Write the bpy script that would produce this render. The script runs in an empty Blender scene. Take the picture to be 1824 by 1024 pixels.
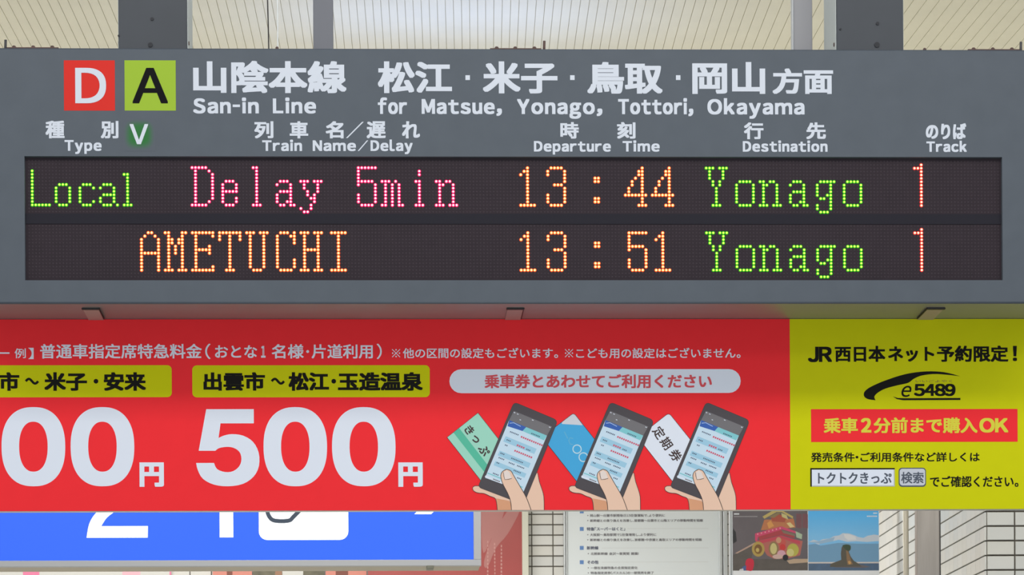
import bpy, bmesh, math, random
from mathutils import Matrix, Vector
from mathutils.geometry import tessellate_polygon

random.seed(7)
sc = bpy.context.scene
COL = bpy.context.collection

# ---------------------------------------------------------------- camera
F = 6875.0                      # focal length in pixels of the 1824 px wide frame
HOR = 1540.0                    # row of the horizon, below the frame: the camera looks level, lens shifted up
PSI = math.radians(2.0)         # camera turned slightly to the right of the board's normal
RHO = 0.0054                    # slight roll
EYE = Vector((0.0, 0.0, 1.6))
FWD = Vector((math.sin(PSI), math.cos(PSI), 0))
R0 = Vector((math.cos(PSI), -math.sin(PSI), 0))
UP0 = Vector((0, 0, 1))
RIGHT = R0 * math.cos(RHO) - UP0 * math.sin(RHO)
UP = UP0 * math.cos(RHO) + R0 * math.sin(RHO)
cam = bpy.data.cameras.new('camera')
cam.sensor_width = 36.0
cam.lens = 36.0 * F / 1824.0
cam.shift_y = (HOR - 512.0) / 1824.0
cam.clip_end = 200
camo = bpy.data.objects.new('camera', cam)
mw = Matrix.Identity(4)
for i in range(3):
    mw[i][0] = RIGHT[i]; mw[i][1] = UP[i]; mw[i][2] = -FWD[i]; mw[i][3] = EYE[i]
camo.matrix_world = mw
COL.objects.link(camo)
sc.camera = camo
cam.dof.use_dof = True; cam.dof.focus_distance = 11.05; cam.dof.aperture_fstop = 34.0

# ---------------------------------------------------------------- world, lights, exposure
sc.view_settings.view_transform = 'Standard'
sc.view_settings.look = 'None'
sc.view_settings.gamma = 1.0
sc.view_settings.use_curve_mapping = False
sc.view_settings.exposure = 0.20
world = bpy.data.worlds.new('overcast_daylight'); sc.world = world
world.use_nodes = True
world.node_tree.nodes['Background'].inputs[0].default_value = (0.80, 0.90, 1.0, 1)
world.node_tree.nodes['Background'].inputs[1].default_value = 0.43

def area(name, loc, rot, sx, sy, power, color):
    l = bpy.data.lights.new(name, 'AREA'); l.shape = 'RECTANGLE'; l.size = sx; l.size_y = sy
    l.energy = power; l.color = color
    o = bpy.data.objects.new(name, l); o.location = loc; o.rotation_euler = rot
    COL.objects.link(o); return o
# rows of ceiling tube lamps in front of the board (above and outside the frame)
area('ceiling_lamp_row', (0.6, 8.9, 5.0), (math.radians(38), 0, 0), 7.0, 0.5, 56, (1.0, 0.97, 0.93))
area('ceiling_lamp_row', (0.6, 6.3, 4.9), (math.radians(35), 0, 0), 7.0, 0.5, 22, (1.0, 0.98, 0.95))
# unseen fill light added behind the camera to brighten the board
area('frontal_fill', (0.5, -3.5, 1.6), (math.radians(90), 0, 0), 9.0, 2.6, 350, (0.88, 0.94, 1.0))
# unseen lamps added to light the passage behind the board
area('passage_fill_lamp', (-1.2, 19.4, 4.45), (0, 0, 0), 3.6, 1.2, 300, (1.0, 0.97, 0.93))
area('passage_fill_lamp', (0.6, 14.3, 4.35), (math.radians(25), 0, 0), 5.0, 0.3, 60, (1.0, 0.96, 0.88))
# unseen fills added behind the board to brighten the passage ceiling
area('ceiling_fill_warm', (0.9, 14.2, 2.7), (math.radians(180), 0, 0), 7.5, 1.4, 30, (1.0, 0.93, 0.74))
area('ceiling_fill_cool', (0.30, 13.7, 4.12), (math.radians(180), 0, 0), 1.1, 0.5, 3.3, (0.27, 0.44, 1.0))

# ---------------------------------------------------------------- helpers
def ray(px, py):
    return (px - 912.0) * RIGHT + (HOR - py) * UP + F * FWD
def P(px, py, Y):
    d = ray(px, py); return EYE + d * (Y / d.y)
def PZ(px, py, Z):
    d = ray(px, py); return EYE + d * ((Z - EYE.z) / d.z)
def proj(p):
    v = p - EYE; w = v.dot(FWD)
    return 912 + F * v.dot(RIGHT) / w, HOR - F * v.dot(UP) / w
def lin(c):
    return tuple((x / 255 / 12.92) if x / 255 <= 0.04045 else ((x / 255 + 0.055) / 1.055) ** 2.4 for x in c)

MATS = {}
def mat(name, rgb, rough=0.55, metal=0.0, noise=0.0, scale=30.0, spec=0.5, srgb=True, bump=0.0, stretch=(1, 1, 1)):
    if name in MATS: return MATS[name]
    m = bpy.data.materials.new(name); m.use_nodes = True
    nt = m.node_tree; b = nt.nodes['Principled BSDF']
    c = lin(rgb) if srgb else rgb
    b.inputs['Base Color'].default_value = (*c, 1)
    b.inputs['Roughness'].default_value = rough
    b.inputs['Metallic'].default_value = metal
    b.inputs['Specular IOR Level'].default_value = spec
    if noise > 0:
        tc = nt.nodes.new('ShaderNodeTexCoord'); mp = nt.nodes.new('ShaderNodeMapping')
        mp.inputs['Scale'].default_value = stretch
        n = nt.nodes.new('ShaderNodeTexNoise'); n.inputs['Scale'].default_value = scale
        n.inputs['Detail'].default_value = 6
        r = nt.nodes.new('ShaderNodeMapRange'); r.inputs['From Min'].default_value = 0.25; r.inputs['From Max'].default_value = 0.75
        r.inputs['To Min'].default_value = 1 - noise; r.inputs['To Max'].default_value = 1 + noise
        mx = nt.nodes.new('ShaderNodeVectorMath'); mx.operation = 'SCALE'
        mx.inputs[0].default_value = c
        nt.links.new(tc.outputs['Object'], mp.inputs[0]); nt.links.new(mp.outputs[0], n.inputs['Vector'])
        nt.links.new(n.outputs['Fac'], r.inputs['Value'])
        nt.links.new(r.outputs[0], mx.inputs['Scale']); nt.links.new(mx.outputs[0], b.inputs['Base Color'])
        if bump > 0:
            bp = nt.nodes.new('ShaderNodeBump'); bp.inputs['Strength'].default_value = bump
            nt.links.new(n.outputs['Fac'], bp.inputs['Height']); nt.links.new(bp.outputs[0], b.inputs['Normal'])
    MATS[name] = m; return m
def emit(name, rgb, strength, srgb=False):
    if name in MATS: return MATS[name]
    m = bpy.data.materials.new(name); m.use_nodes = True
    b = m.node_tree.nodes['Principled BSDF']
    c = lin(rgb) if srgb else rgb
    b.inputs['Base Color'].default_value = (*[min(1, x) * 0.3 for x in c], 1)
    b.inputs['Roughness'].default_value = 0.4
    b.inputs['Emission Color'].default_value = (*c, 1)
    b.inputs['Emission Strength'].default_value = strength
    MATS[name] = m; return m

def link(name, me, parent=None, mats=()):
    o = bpy.data.objects.new(name, me)
    for m in mats: me.materials.append(m)
    COL.objects.link(o)
    if parent: o.parent = parent; o.matrix_parent_inverse = parent.matrix_basis.inverted()
    return o
def tag(o, label=None, cat=None, group=None, kind=None):
    if label: o['label'] = label
    if cat: o['category'] = cat
    if group: o['group'] = group
    if kind: o['kind'] = kind
    return o
def empty(name, loc, label, cat, group=None):
    o = bpy.data.objects.new(name, None); o.empty_display_size = 0.1; o.location = loc
    COL.objects.link(o); return tag(o, label, cat, group)
def box_bm(bm, lo, hi, bevel=0.0, seg=2):
    r = bmesh.ops.create_cube(bm, size=1.0)
    vs = r['verts']
    for v in vs:
        v.co = Vector([lo[i] + (v.co[i] + 0.5) * (hi[i] - lo[i]) for i in range(3)])
    if bevel > 0:
        es = list({e for v in vs for e in v.link_edges})
        bmesh.ops.bevel(bm, geom=es, offset=bevel, segments=seg, affect='EDGES', profile=0.5)
def box(name, lo, hi, m, parent=None, bevel=0.0, seg=2):
    bm = bmesh.new(); box_bm(bm, lo, hi, bevel, seg)
    me = bpy.data.meshes.new(name); bm.to_mesh(me); bm.free()
    return link(name, me, parent, [m])
def cyl_bm(bm, p0, p1, r, n=12):
    p0, p1 = Vector(p0), Vector(p1); d = p1 - p0
    q = Vector((0, 0, 1)).rotation_difference(d.normalized()).to_matrix().to_4x4()
    bmesh.ops.create_cone(bm, cap_ends=True, segments=n, radius1=r, radius2=r, depth=d.length,
                          matrix=Matrix.Translation((p0 + p1) / 2) @ q)
def cyl(name, p0, p1, r, m, parent=None, n=14):
    bm = bmesh.new(); cyl_bm(bm, p0, p1, r, n)
    for f in bm.faces: f.smooth = len(f.verts) == 4
    me = bpy.data.meshes.new(name); bm.to_mesh(me); bm.free()
    return link(name, me, parent, [m])
def tube(name, pts, r, m, parent=None, n=8):
    vs, fs = [], []
    for p in pts:
        for k in range(n):
            a = 2 * math.pi * k / n
            vs.append((p[0] + r * math.cos(a), p[1] + r * math.sin(a), p[2]))
    for i in range(len(pts) - 1):
        for k in range(n):
            a, b = i * n + k, i * n + (k + 1) % n
            fs.append((a, b, b + n, a + n))
    fs.append(tuple(range(n))[::-1]); fs.append(tuple(range(len(vs) - n, len(vs))))
    me = bpy.data.meshes.new(name); me.from_pydata(vs, [], fs)
    for f in me.polygons: f.use_smooth = True
    return link(name, me, parent, [m])

# flat print: several coloured shapes as ONE mesh lying on a vertical plane Y
class Print:
    def __init__(s, name, parent, Y, c=None, lift=0.0004):
        s.name, s.parent, s.Y, s.c, s.lift = name, parent, Y, c, lift
        s.v, s.f, s.mi, s.m = [], [], [], []; s.n = 0
    def w(s, px, py, c, layer):
        k = (P(c[0], c[1], s.Y) - EYE).dot(FWD) / F
        o = P(c[0], c[1], s.Y)
        return (o.x + (px - c[0]) * k, s.Y - s.lift * layer, o.z - (py - c[1]) * k)
    def midx(s, m):
        if m not in s.m: s.m.append(m)
        return s.m.index(m)
    def poly(s, pts, m, layer=None, holes=(), c=None):
        layer = layer if layer is not None else 1 + s.n * 0.35
        s.n += 1
        c = c or s.c or ((min(p[0] for p in pts) + max(p[0] for p in pts)) / 2, (min(p[1] for p in pts) + max(p[1] for p in pts)) / 2)
        loops = [[Vector((x, -y, 0)) for x, y in L] for L in (pts, *holes)]
        tris = tessellate_polygon(loops)
        base = len(s.v)
        for L in (pts, *holes):
            for x, y in L: s.v.append(s.w(x, y, c, layer))
        allp = [q for L in loops for q in L]
        for t in tris:
            a, b, d = (allp[i] for i in t)
            cr = (b - a).cross(d - a).z
            if abs(cr) < 1e-9: continue
            t = t if cr > 0 else t[::-1]
            s.f.append(tuple(base + i for i in t)); s.mi.append(s.midx(m))
        return s
    def rect(s, x0, y0, x1, y1, m, layer=None, r=0, c=None):
        return s.poly(rrect(x0, y0, x1, y1, r), m, layer, c=c)
    def line(s, pts, w, m, layer=None, closed=False, c=None):
        layer = layer if layer is not None else 1 + s.n * 0.35
        s.n += 1
        c = c or s.c or ((min(p[0] for p in pts) + max(p[0] for p in pts)) / 2, (min(p[1] for p in pts) + max(p[1] for p in pts)) / 2)
        P2 = [Vector(p) for p in pts]; n = len(P2)
        L, R = [], []
        for i in range(n):
            a = P2[(i - 1) % n] if (closed or i > 0) else P2[i]
            b = P2[(i + 1) % n] if (closed or i < n - 1) else P2[i]
            t = (b - a)
            if t.length < 1e-6: t = Vector((1, 0))
            t.normalize(); nn = Vector((-t.y, t.x)) * w / 2
            L.append(P2[i] + nn); R.append(P2[i] - nn)
        base = len(s.v)
        for i in range(n):
            s.v.append(s.w(*L[i], c, layer)); s.v.append(s.w(*R[i], c, layer))
        for i in range(n if closed else n - 1):
            a = base + 2 * i; b = base + 2 * ((i + 1) % n)
            s.f.append((a, b, b + 1, a + 1)); s.mi.append(s.midx(m))
        return s
    def build(s, label=None):
        me = bpy.data.meshes.new(s.name); me.from_pydata(s.v, [], s.f)
        for p, i in zip(me.polygons, s.mi): p.material_index = i
        o = link(s.name, me, s.parent, s.m)
        if label: o['label'] = label
        return o
def rrect(x0, y0, x1, y1, r=0, n=5):
    if r <= 0: return [(x0, y0), (x1, y0), (x1, y1), (x0, y1)]
    out = []
    for cx, cy, a0 in ((x1 - r, y0 + r, -90), (x1 - r, y1 - r, 0), (x0 + r, y1 - r, 90), (x0 + r, y0 + r, 180)):
        for i in range(n + 1):
            a = math.radians(a0 + 90 * i / n); out.append((cx + r * math.cos(a), cy + r * math.sin(a)))
    return out
def smooth(pts, n=4, closed=True):
    out = []; N = len(pts)
    rng = range(N if closed else N - 1)
    for i in rng:
        g = lambda k: pts[k % N] if closed else pts[max(0, min(N - 1, k))]
        p0, p1, p2, p3 = g(i - 1), g(i), g(i + 1), g(i + 2)
        for j in range(n):
            t = j / n
            out.append(tuple(0.5 * ((2 * p1[k]) + (-p0[k] + p2[k]) * t + (2 * p0[k] - 5 * p1[k] + 4 * p2[k] - p3[k]) * t * t
                       + (-p0[k] + 3 * p1[k] - 3 * p2[k] + p3[k]) * t ** 3) for k in range(2)))
    if not closed: out.append(tuple(pts[-1]))
    return out
def rounded(pts, r, n=4):
    out = []; N = len(pts); rr = r if isinstance(r, (list, tuple)) else [r] * N
    for i in range(N):
        p0, p1, p2 = Vector(pts[i - 1]), Vector(pts[i]), Vector(pts[(i + 1) % N])
        a = p1 + (p0 - p1).normalized() * rr[i]; b = p1 + (p2 - p1).normalized() * rr[i]
        for j in range(n + 1):
            t = j / n; q = a * (1 - t) ** 2 + p1 * 2 * t * (1 - t) + b * t * t; out.append((q.x, q.y))
    return out
def circ(cx, cy, rx, ry=None, n=20, e=2.0):
    ry = ry or rx; out = []
    for i in range(n):
        a = 2 * math.pi * i / n; c, s_ = math.cos(a), math.sin(a)
        out.append((cx + rx * math.copysign(abs(c) ** (2 / e), c), cy + ry * math.copysign(abs(s_) ** (2 / e), s_)))
    return out

# ---------------------------------------------------------------- lettering (built-in typeface outlines turned to meshes)
JOBS = []
HALF = '・「」『』（）【】、。！：'
def text(parent, s, box_, Y, m, bold=0.0, cap=False, layer=1.5, label=None, gap=0.09, space=0.4, boldy=None, shear=0.0, name='lettering'):
    """s fitted into the pixel box (x0, y0, x1, y1); cap=True: y0 is the capital height and y1 the baseline"""
    JOBS.append(dict(parent=parent, s=s, box=box_, Y=Y, m=m, bold=bold, boldy=boldy if boldy is not None else bold * 0.75, cap=cap,
                     layer=layer, label=label, gap=gap, space=space, rot=None, shear=shear, name=name))
def textrot(parent, s, cx, cy, ang, size, Y, m, bold=0.0, layer=3, adv=1.0, c=None, label=None, name='lettering'):
    JOBS.append(dict(parent=parent, s=s, box=None, Y=Y, m=m, bold=bold, boldy=bold, cap=False, layer=layer, label=label,
                     gap=0.09, space=0.4, rot=(cx, cy, ang, size, adv), c=c or (cx, cy), shear=0.0, name=name))
def full(ch):
    return chr(ord(ch) + 0xFEE0) if 0x21 <= ord(ch) <= 0x7E else ch
def flush_text():
    chars = sorted({full(c) for j in JOBS for c in j['s'] if c not in ' \u3000'} | {'Ｈ', '口'})
    obs = {}
    def mk(body):
        cu = bpy.data.curves.new('glyph', 'FONT'); cu.body = body; cu.size = 1.0; cu.resolution_u = 10 if body in 'ＤＡＶＯＪＲ' else 5
        o = bpy.data.objects.new('glyph', cu); COL.objects.link(o); return o
    for ch in chars: obs[ch] = mk(ch)
    obs['口口'] = mk('口口')
    bpy.context.view_layer.update()
    dg = bpy.context.evaluated_depsgraph_get()
    G = {}
    for ch, o in obs.items():
        me = bpy.data.meshes.new_from_object(o.evaluated_get(dg))
        vs = [(v.co.x, v.co.y) for v in me.vertices]; fs = [tuple(p.vertices) for p in me.polygons]
        G[ch] = (vs, fs); bpy.data.meshes.remove(me)
    for o in obs.values():
        cu = o.data; bpy.data.objects.remove(o); bpy.data.curves.remove(cu)
    mx = lambda ch, f, k: f(v[k] for v in G[ch][0])
    em = (mx('口口', max, 0) - mx('口', max, 0))
    H0, H1 = mx('Ｈ', min, 1), mx('Ｈ', max, 1)
    for j in JOBS:
        vs, fs = [], []; x = 0.0
        for ch in j['s']:
            if ch == ' ': x += j['space'] * em; continue
            if ch == '\u3000': x += em; continue
            ascii_ = full(ch) != ch
            g = G[full(ch)]
            if not g[0]: x += em; continue
            a, b = min(v[0] for v in g[0]), max(v[0] for v in g[0])
            if ch == '-': g = ([((v[0] - a) * .42 + a, v[1]) for v in g[0]], g[1]); b = a + (b - a) * .42
            if ch in ',.': g = ([((v[0] - a) * 1.2 + a, v[1]) for v in g[0]], g[1]); b = a + (b - a) * 1.2
            if ascii_ or ch in HALF or 0xFF01 <= ord(ch) <= 0xFF5E and ch != '～':
                gp = j['gap'] * em * (1.6 if ch in HALF else 1)
                dx = x - a + gp / 2; x += (b - a) + gp
            else:
                dx = x; x += em
            base = len(vs)
            vs += [(v[0] + dx, v[1]) for v in g[0]]; fs += [tuple(base + i for i in f) for f in g[1]]
        Y = j['Y'] - 0.0004 * j['layer']
        if j['rot']:
            cx, cy, ang, size, adv = j['rot']
            k = size / em; mxx = (min(v[0] for v in vs) + max(v[0] for v in vs)) / 2
            myy = (min(v[1] for v in vs) + max(v[1] for v in vs)) / 2
            ca, sa = math.cos(ang), math.sin(ang)
            c = j['c']; kk = (P(c[0], c[1], j['Y']) - EYE).dot(FWD) / F; o = P(c[0], c[1], j['Y'])
            def tr(v, ox, oy):
                lx, ly = (v[0] - mxx) * k * adv + ox, (v[1] - myy) * k + oy
                px, py = cx + lx * ca - ly * sa, cy - (lx * sa + ly * ca)
                return (o.x + (px - c[0]) * kk, Y, o.z - (py - c[1]) * kk)
        else:
            x0, y0, x1, y1 = j['box']; xc, yc = (x0 + x1) / 2, (y0 + y1) / 2
            bx, by = j['bold'], j['boldy']
            if j['shear']: vs = [(v[0] + j['shear'] * v[1], v[1]) for v in vs]
            X0, X1 = P(x0 + bx, yc, j['Y']).x, P(x1 - bx, yc, j['Y']).x
            Zc = P(xc, yc, j['Y']).z; kk = (P(xc, yc, j['Y']) - EYE).dot(FWD) / F
            Z0, Z1 = Zc - (y1 - by - yc) * kk, Zc + (yc - y0 - by) * kk
            a, b = min(v[0] for v in vs), max(v[0] for v in vs)
            c0, c1 = (H0, H1) if j['cap'] else (min(v[1] for v in vs), max(v[1] for v in vs))
            def tr(v, ox, oy):
                return (X0 + (v[0] - a) / (b - a) * (X1 - X0) + ox * kk, Y, Z0 + (v[1] - c0) / (c1 - c0) * (Z1 - Z0) + oy * kk)
        offs = [(0, 0)]
        if j['bold'] > 0:
            st = (-1, -.5, 0, .5, 1) if j['bold'] >= 1.8 else (-1, 0, 1) if j['bold'] >= 1.0 else (-1, 1)
            offs = [(sx * j['bold'], sy * j['boldy']) for sx in st for sy in st]
        V, Fc = [], []
        for n_, (ox, oy) in enumerate(offs):
            base = len(V)
            V += [(q_[0], q_[1] - 0.000015 * n_, q_[2]) for q_ in (tr(v, ox, oy) for v in vs)]; Fc += [tuple(base + i for i in f) for f in fs]
        me = bpy.data.meshes.new(j['name']); me.from_pydata(V, [], Fc)
        o = link(j['name'], me, j['parent'], [j['m']])
        if j['label']: o['label'] = j['label']

# ================================================================= STRUCTURE
CEIL = 4.6
# floor
box('floor', (-9, -3, -0.1), (9, 30, 0.0), mat('floor_concrete', (186, 184, 178), 0.7, noise=0.08, scale=3)).__setitem__('kind', 'structure')
# ceiling: a backing slab with long boards under it, each board a piece of its own
m_board = mat('ceiling_board', (226, 222, 202), 0.6, noise=0.03, scale=6)
m_gap = mat('ceiling_joint', (212, 205, 178), 0.8)
ceil = box('ceiling', (-9, 11.75, CEIL + 0.02), (9, 30, CEIL + 0.1), m_gap); tag(ceil, kind='structure')
SL = [(-200, -.66), (0, -.56), (100, -.50), (250, -.40), (400, -.27), (600, -.10), (870, 0), (965, .09), (1140, .23), (1350, .40), (1550, .72), (1703, .85), (1824, .90), (2000, .98)]
SP = [(-200, 17.5), (250, 17), (600, 14), (900, 14), (1200, 17), (1450, 21), (2000, 24)]
def interp(t, x):
    for (a, b), (c, d) in zip(t, t[1:]):
        if x <= c: return b + (d - b) * (x - a) / (c - a)
    return t[-1][1]
def bl(x, y): return x - interp(SL, x) * -(85 - y) * 1.0 if False else x + interp(SL, x) * (85 - y)
x = -190.0; first = True
while x < 1990:
    xn = x + interp(SP, x)
    q = [PZ(bl(a, y), y, CEIL) for a, y in ((x + .5, -150), (xn - .5, -150), (xn - .5, 330), (x + .5, 330))]
    vs = [(p.x, p.y, CEIL + h) for h in (0.0155, 0.02) for p in q]
    me = bpy.data.meshes.new('ceiling_board')
    me.from_pydata(vs, [], [(0, 1, 2, 3), (7, 6, 5, 4), (0, 4, 5, 1), (1, 5, 6, 2), (2, 6, 7, 3), (3, 7, 4, 0)])
    link('ceiling_board', me, ceil, [m_board])
    x = xn

# tiled walls
TH = 0.0617
m_grout = mat('tile_grout', (92, 86, 78), 0.85, noise=0.1, scale=20)
m_tiles = [mat('wall_tile_%s' % n, c, 0.35, noise=0.03, scale=9) for n, c in (('ivory', (208, 208, 205)), ('pale', (201, 202, 200)), ('warm', (205, 204, 199)))]
def tiled(name, org, du, length, z0, z1, tw, u0, zref, jx, jz, nrm, thick=0.008):
    """wall of stacked tiles: org + u*du, facing nrm"""
    du = Vector(du); nrm = Vector(nrm); org = Vector(org)
    a = org; b = org + du * length
    back = -nrm * 0.12
    pts = [a, b, b + back, a + back]
    vs = [(p.x, p.y, z) for z in (z0, z1) for p in pts]
    me = bpy.data.meshes.new(name); me.from_pydata(vs, [], [(0, 1, 2, 3), (7, 6, 5, 4), (0, 4, 5, 1), (1, 5, 6, 2), (2, 6, 7, 3), (3, 7, 4, 0)])
    bm = bmesh.new(); bm.from_mesh(me); bmesh.ops.recalc_face_normals(bm, faces=bm.faces); bm.to_mesh(me); bm.free()
    wall = link(name, me, None, [m_grout]); tag(wall, kind='structure')
    meshes = {}
    rest_v, rest_f, rest_m = [], [], []
    cand = []
    k0 = int(math.floor(-u0 / tw)) - 1
    nz = int((z1 - z0) / TH) + 2; zs = zref - math.ceil((zref - z0) / TH) * TH
    for iz in range(nz):
        za, zb = zs + iz * TH, zs + (iz + 1) * TH
        if zb > z1 + 1e-4 or za < z0: continue
        for k in range(k0, k0 + int(length / tw) + 3):
            ua, ub = max(0, u0 + k * tw), min(length, u0 + (k + 1) * tw)
            if ub - ua < 0.02: continue
            mid = org + du * (ua + ub) / 2; mid.z = (za + zb) / 2
            px, py = proj(mid)
            vis = -30 < px < 1850 and 895 < py < 1035
            if vis and name == 'wall_back' and not (900 < px < 1020): vis = False
            if vis and name == 'wall_right' and not (1550 < px < 1770): vis = False
            cand.append((vis, ua, ub, za, zb))
    for vis, ua, ub, za, zb in cand:
        w, h = (ub - ua) - jx, TH - jz
        mi = random.randrange(3)
        if vis:
            key = (round(w, 3), mi)
            if key not in meshes:
                me = bpy.data.meshes.new('tile')
                e = 0.0015
                base = [(-w / 2, -h / 2), (w / 2, -h / 2), (w / 2, h / 2), (-w / 2, h / 2)]
                top = [(x_ * (1 - 2 * e / w), z_ * (1 - 2 * e / h)) for x_, z_ in base]
                v = []
                for d_, L in ((0, base), (thick - e, base), (thick, top)):
                    for x_, z_ in L:
                        p = du * x_ + nrm * d_; v.append((p.x, p.y, z_))
                f = [(8, 9, 10, 11)] + [(i + o_, (i + 1) % 4 + o_, (i + 1) % 4 + 4 + o_, i + 4 + o_) for o_ in (0, 4) for i in range(4)]
                me.from_pydata(v, [], f); me.materials.append(m_tiles[mi])
                bm = bmesh.new(); bm.from_mesh(me); bmesh.ops.recalc_face_normals(bm, faces=bm.faces)
                bm.to_mesh(me); bm.free()
                meshes[key] = me
            o = bpy.data.objects.new('tile', meshes[key])
            c = org + du * (ua + ub) / 2; o.location = (c.x, c.y, (za + zb) / 2)
            COL.objects.link(o); o.parent = wall
        else:
            b0 = len(rest_v)
            for d_ in (0, thick):
                for uu, zz in ((ua + jx / 2, za + jz / 2), (ub - jx / 2, za + jz / 2), (ub - jx / 2, zb - jz / 2), (ua + jx / 2, zb - jz / 2)):
                    p = org + du * uu + nrm * d_; rest_v.append((p.x, p.y, zz))
            for f in ((4, 5, 6, 7), (0, 1, 5, 4), (1, 2, 6, 5), (2, 3, 7, 6), (3, 0, 4, 7)):
                rest_f.append(tuple(b0 + i for i in f)); rest_m.append(mi)
    me = bpy.data.meshes.new('wall_tiles'); me.from_pydata(rest_v, [], rest_f)
    for p, i in zip(me.polygons, rest_m): p.material_index = i
    o = link('wall_tiles', me, wall, m_tiles); o['kind'] = 'stuff'
    return wall
YB = 22.8; YP = 16.2
xc = P(1757, 960, YP).x
zr_b = P(973, 916, YB).z; zr_p = P(1790, 911, YP).z
tiled('wall_back', (-5.5, YB, 0), (1, 0, 0), xc + 5.5, 1.2, 4.5, 0.126, (P(947, 960, YB).x + 5.5) % 0.126, zr_b, 0.006, 0.007, (0, -1, 0))
tiled('wall_right', (xc, YB, 0), (0, -1, 0), YB - YP, 1.2, 4.5, 0.126, (YB - YP) % 0.126, zr_p, 0.0006, 0.006, (-1, 0, 0))
tiled('wall_pier', (xc, YP, 0), (1, 0, 0), 2.6, 1.2, 4.5, 0.126, (P(1807, 960, YP).x - xc) % 0.126, zr_p, 0.006, 0.007, (0, -1, 0))
# plain lower courses below the tiling (out of the frame)
m_dado = mat('wall_dado_paint', (178, 172, 160), 0.7, noise=0.05, scale=4)
for nm, lo, hi in (('trim_1', (-5.5, YB - .005, 0), (xc, YB + .12, 1.2)), ('trim_2', (xc - .005, YP, 0), (xc + .12, YB, 1.2)), ('trim_3', (xc, YP - .005, 0), (xc + 2.6, YP + .11, 1.2))):
    tag(box(nm, lo, hi, m_dado), kind='structure')

# ================================================================= DEPARTURE BOARD
YS = 11.0; TS = 0.6
m_grey = mat('board_grey_paint', (88, 94, 101), 0.5, noise=0.05, scale=14, spec=0.2)
m_case2 = mat('board_underside_metal', (146, 146, 144), 0.42, noise=0.04, scale=10, spec=0.8)
m_hang = mat('hanger_grey_paint', (54, 58, 64), 0.5, noise=0.10, scale=7)
m_white = mat('white_print', (212, 216, 224), 0.5, spec=.2)
m_black = mat('black_print', (16, 14, 17), 0.6, spec=.1)
XL, XR = P(-70, 300, YS).x, P(1895, 300, YS).x
ZT = P(912, 87, YS).z; ZB = P(912, 541, YS).z
board = empty('departure_board', (0.4, YS, ZB), 'grey overhead train departure board with two rows of glowing LED text', 'sign')
wl, wr = P(44, 390, YS).x, P(1785.5, 390, YS).x
wt, wb = P(912, 279, YS).z, P(912, 499, YS).z
# casing: front with a window cut in it
bm = bmesh.new()
RC = 0.006   # rounded lower lip
def ring(xs0, xs1, z0, z1, y): return [bm.verts.new((x_, y, z_)) for x_, z_ in ((xs0, z0), (xs1, z0), (xs1, z1), (xs0, z1))]
o_ = ring(XL, XR, ZB + RC, ZT - .004, YS); i_ = ring(wl, wr, wb, wt, YS); r_ = ring(wl + .001, wr - .001, wb + .001, wt - .001, YS + .016)
for k in range(4):
    bm.faces.new((o_[k], o_[(k + 1) % 4], i_[(k + 1) % 4], i_[k]))
    bm.faces.new((i_[k], i_[(k + 1) % 4], r_[(k + 1) % 4], r_[k]))
prof = [(YS, ZB + RC)]
for k in range(1, 7):
    a = math.pi / 2 * k / 6; prof.append((YS + RC - RC * math.cos(a), ZB + RC - RC * math.sin(a)))
prof += [(YS + TS - RC, ZB)]
for k in range(1, 7):
    a = math.pi / 2 * k / 6; prof.append((YS + TS - RC + RC * math.sin(a), ZB + RC - RC * math.cos(a)))
prof += [(YS + TS, ZT - .004), (YS + TS - .004, ZT), (YS + .004, ZT), (YS, ZT - .004)]
rows = [[bm.verts.new((X_, y, z)) for y, z in prof] for X_ in (XL, XR)]
for k in range(len(prof) - 1):
    f = bm.faces.new((rows[0][k], rows[0][k + 1], rows[1][k + 1], rows[1][k]))
    f.smooth = True
    if k >= 5 and k <= 8: f.material_index = 1
bm.faces.new(rows[0]); bm.faces.new(rows[1][::-1])
bmesh.ops.remove_doubles(bm, verts=bm.verts, dist=1e-5)
bmesh.ops.recalc_face_normals(bm, faces=bm.faces)
me = bpy.data.meshes.new('casing'); bm.to_mesh(me); bm.free()
link('casing', me, board, [m_grey, m_case2])
# LED panel inside the window
m_panel = mat('led_panel_black', (46, 36, 42), 0.6, noise=0.08, scale=25, spec=.2)
m_strip = mat('led_divider', (28, 25, 35), 0.5, spec=.2)
YL = YS + 0.016
box('led_panel', (wl + .001, YL, wb + .001), (wr - .001, YL + .03, wt - .001), m_panel, board)
box('divider_bar', (wl + .0015, YL - .0025, P(912, 399, YL).z), (wr - .0015, YL, P(912, 381, YL).z), m_strip, board)
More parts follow.
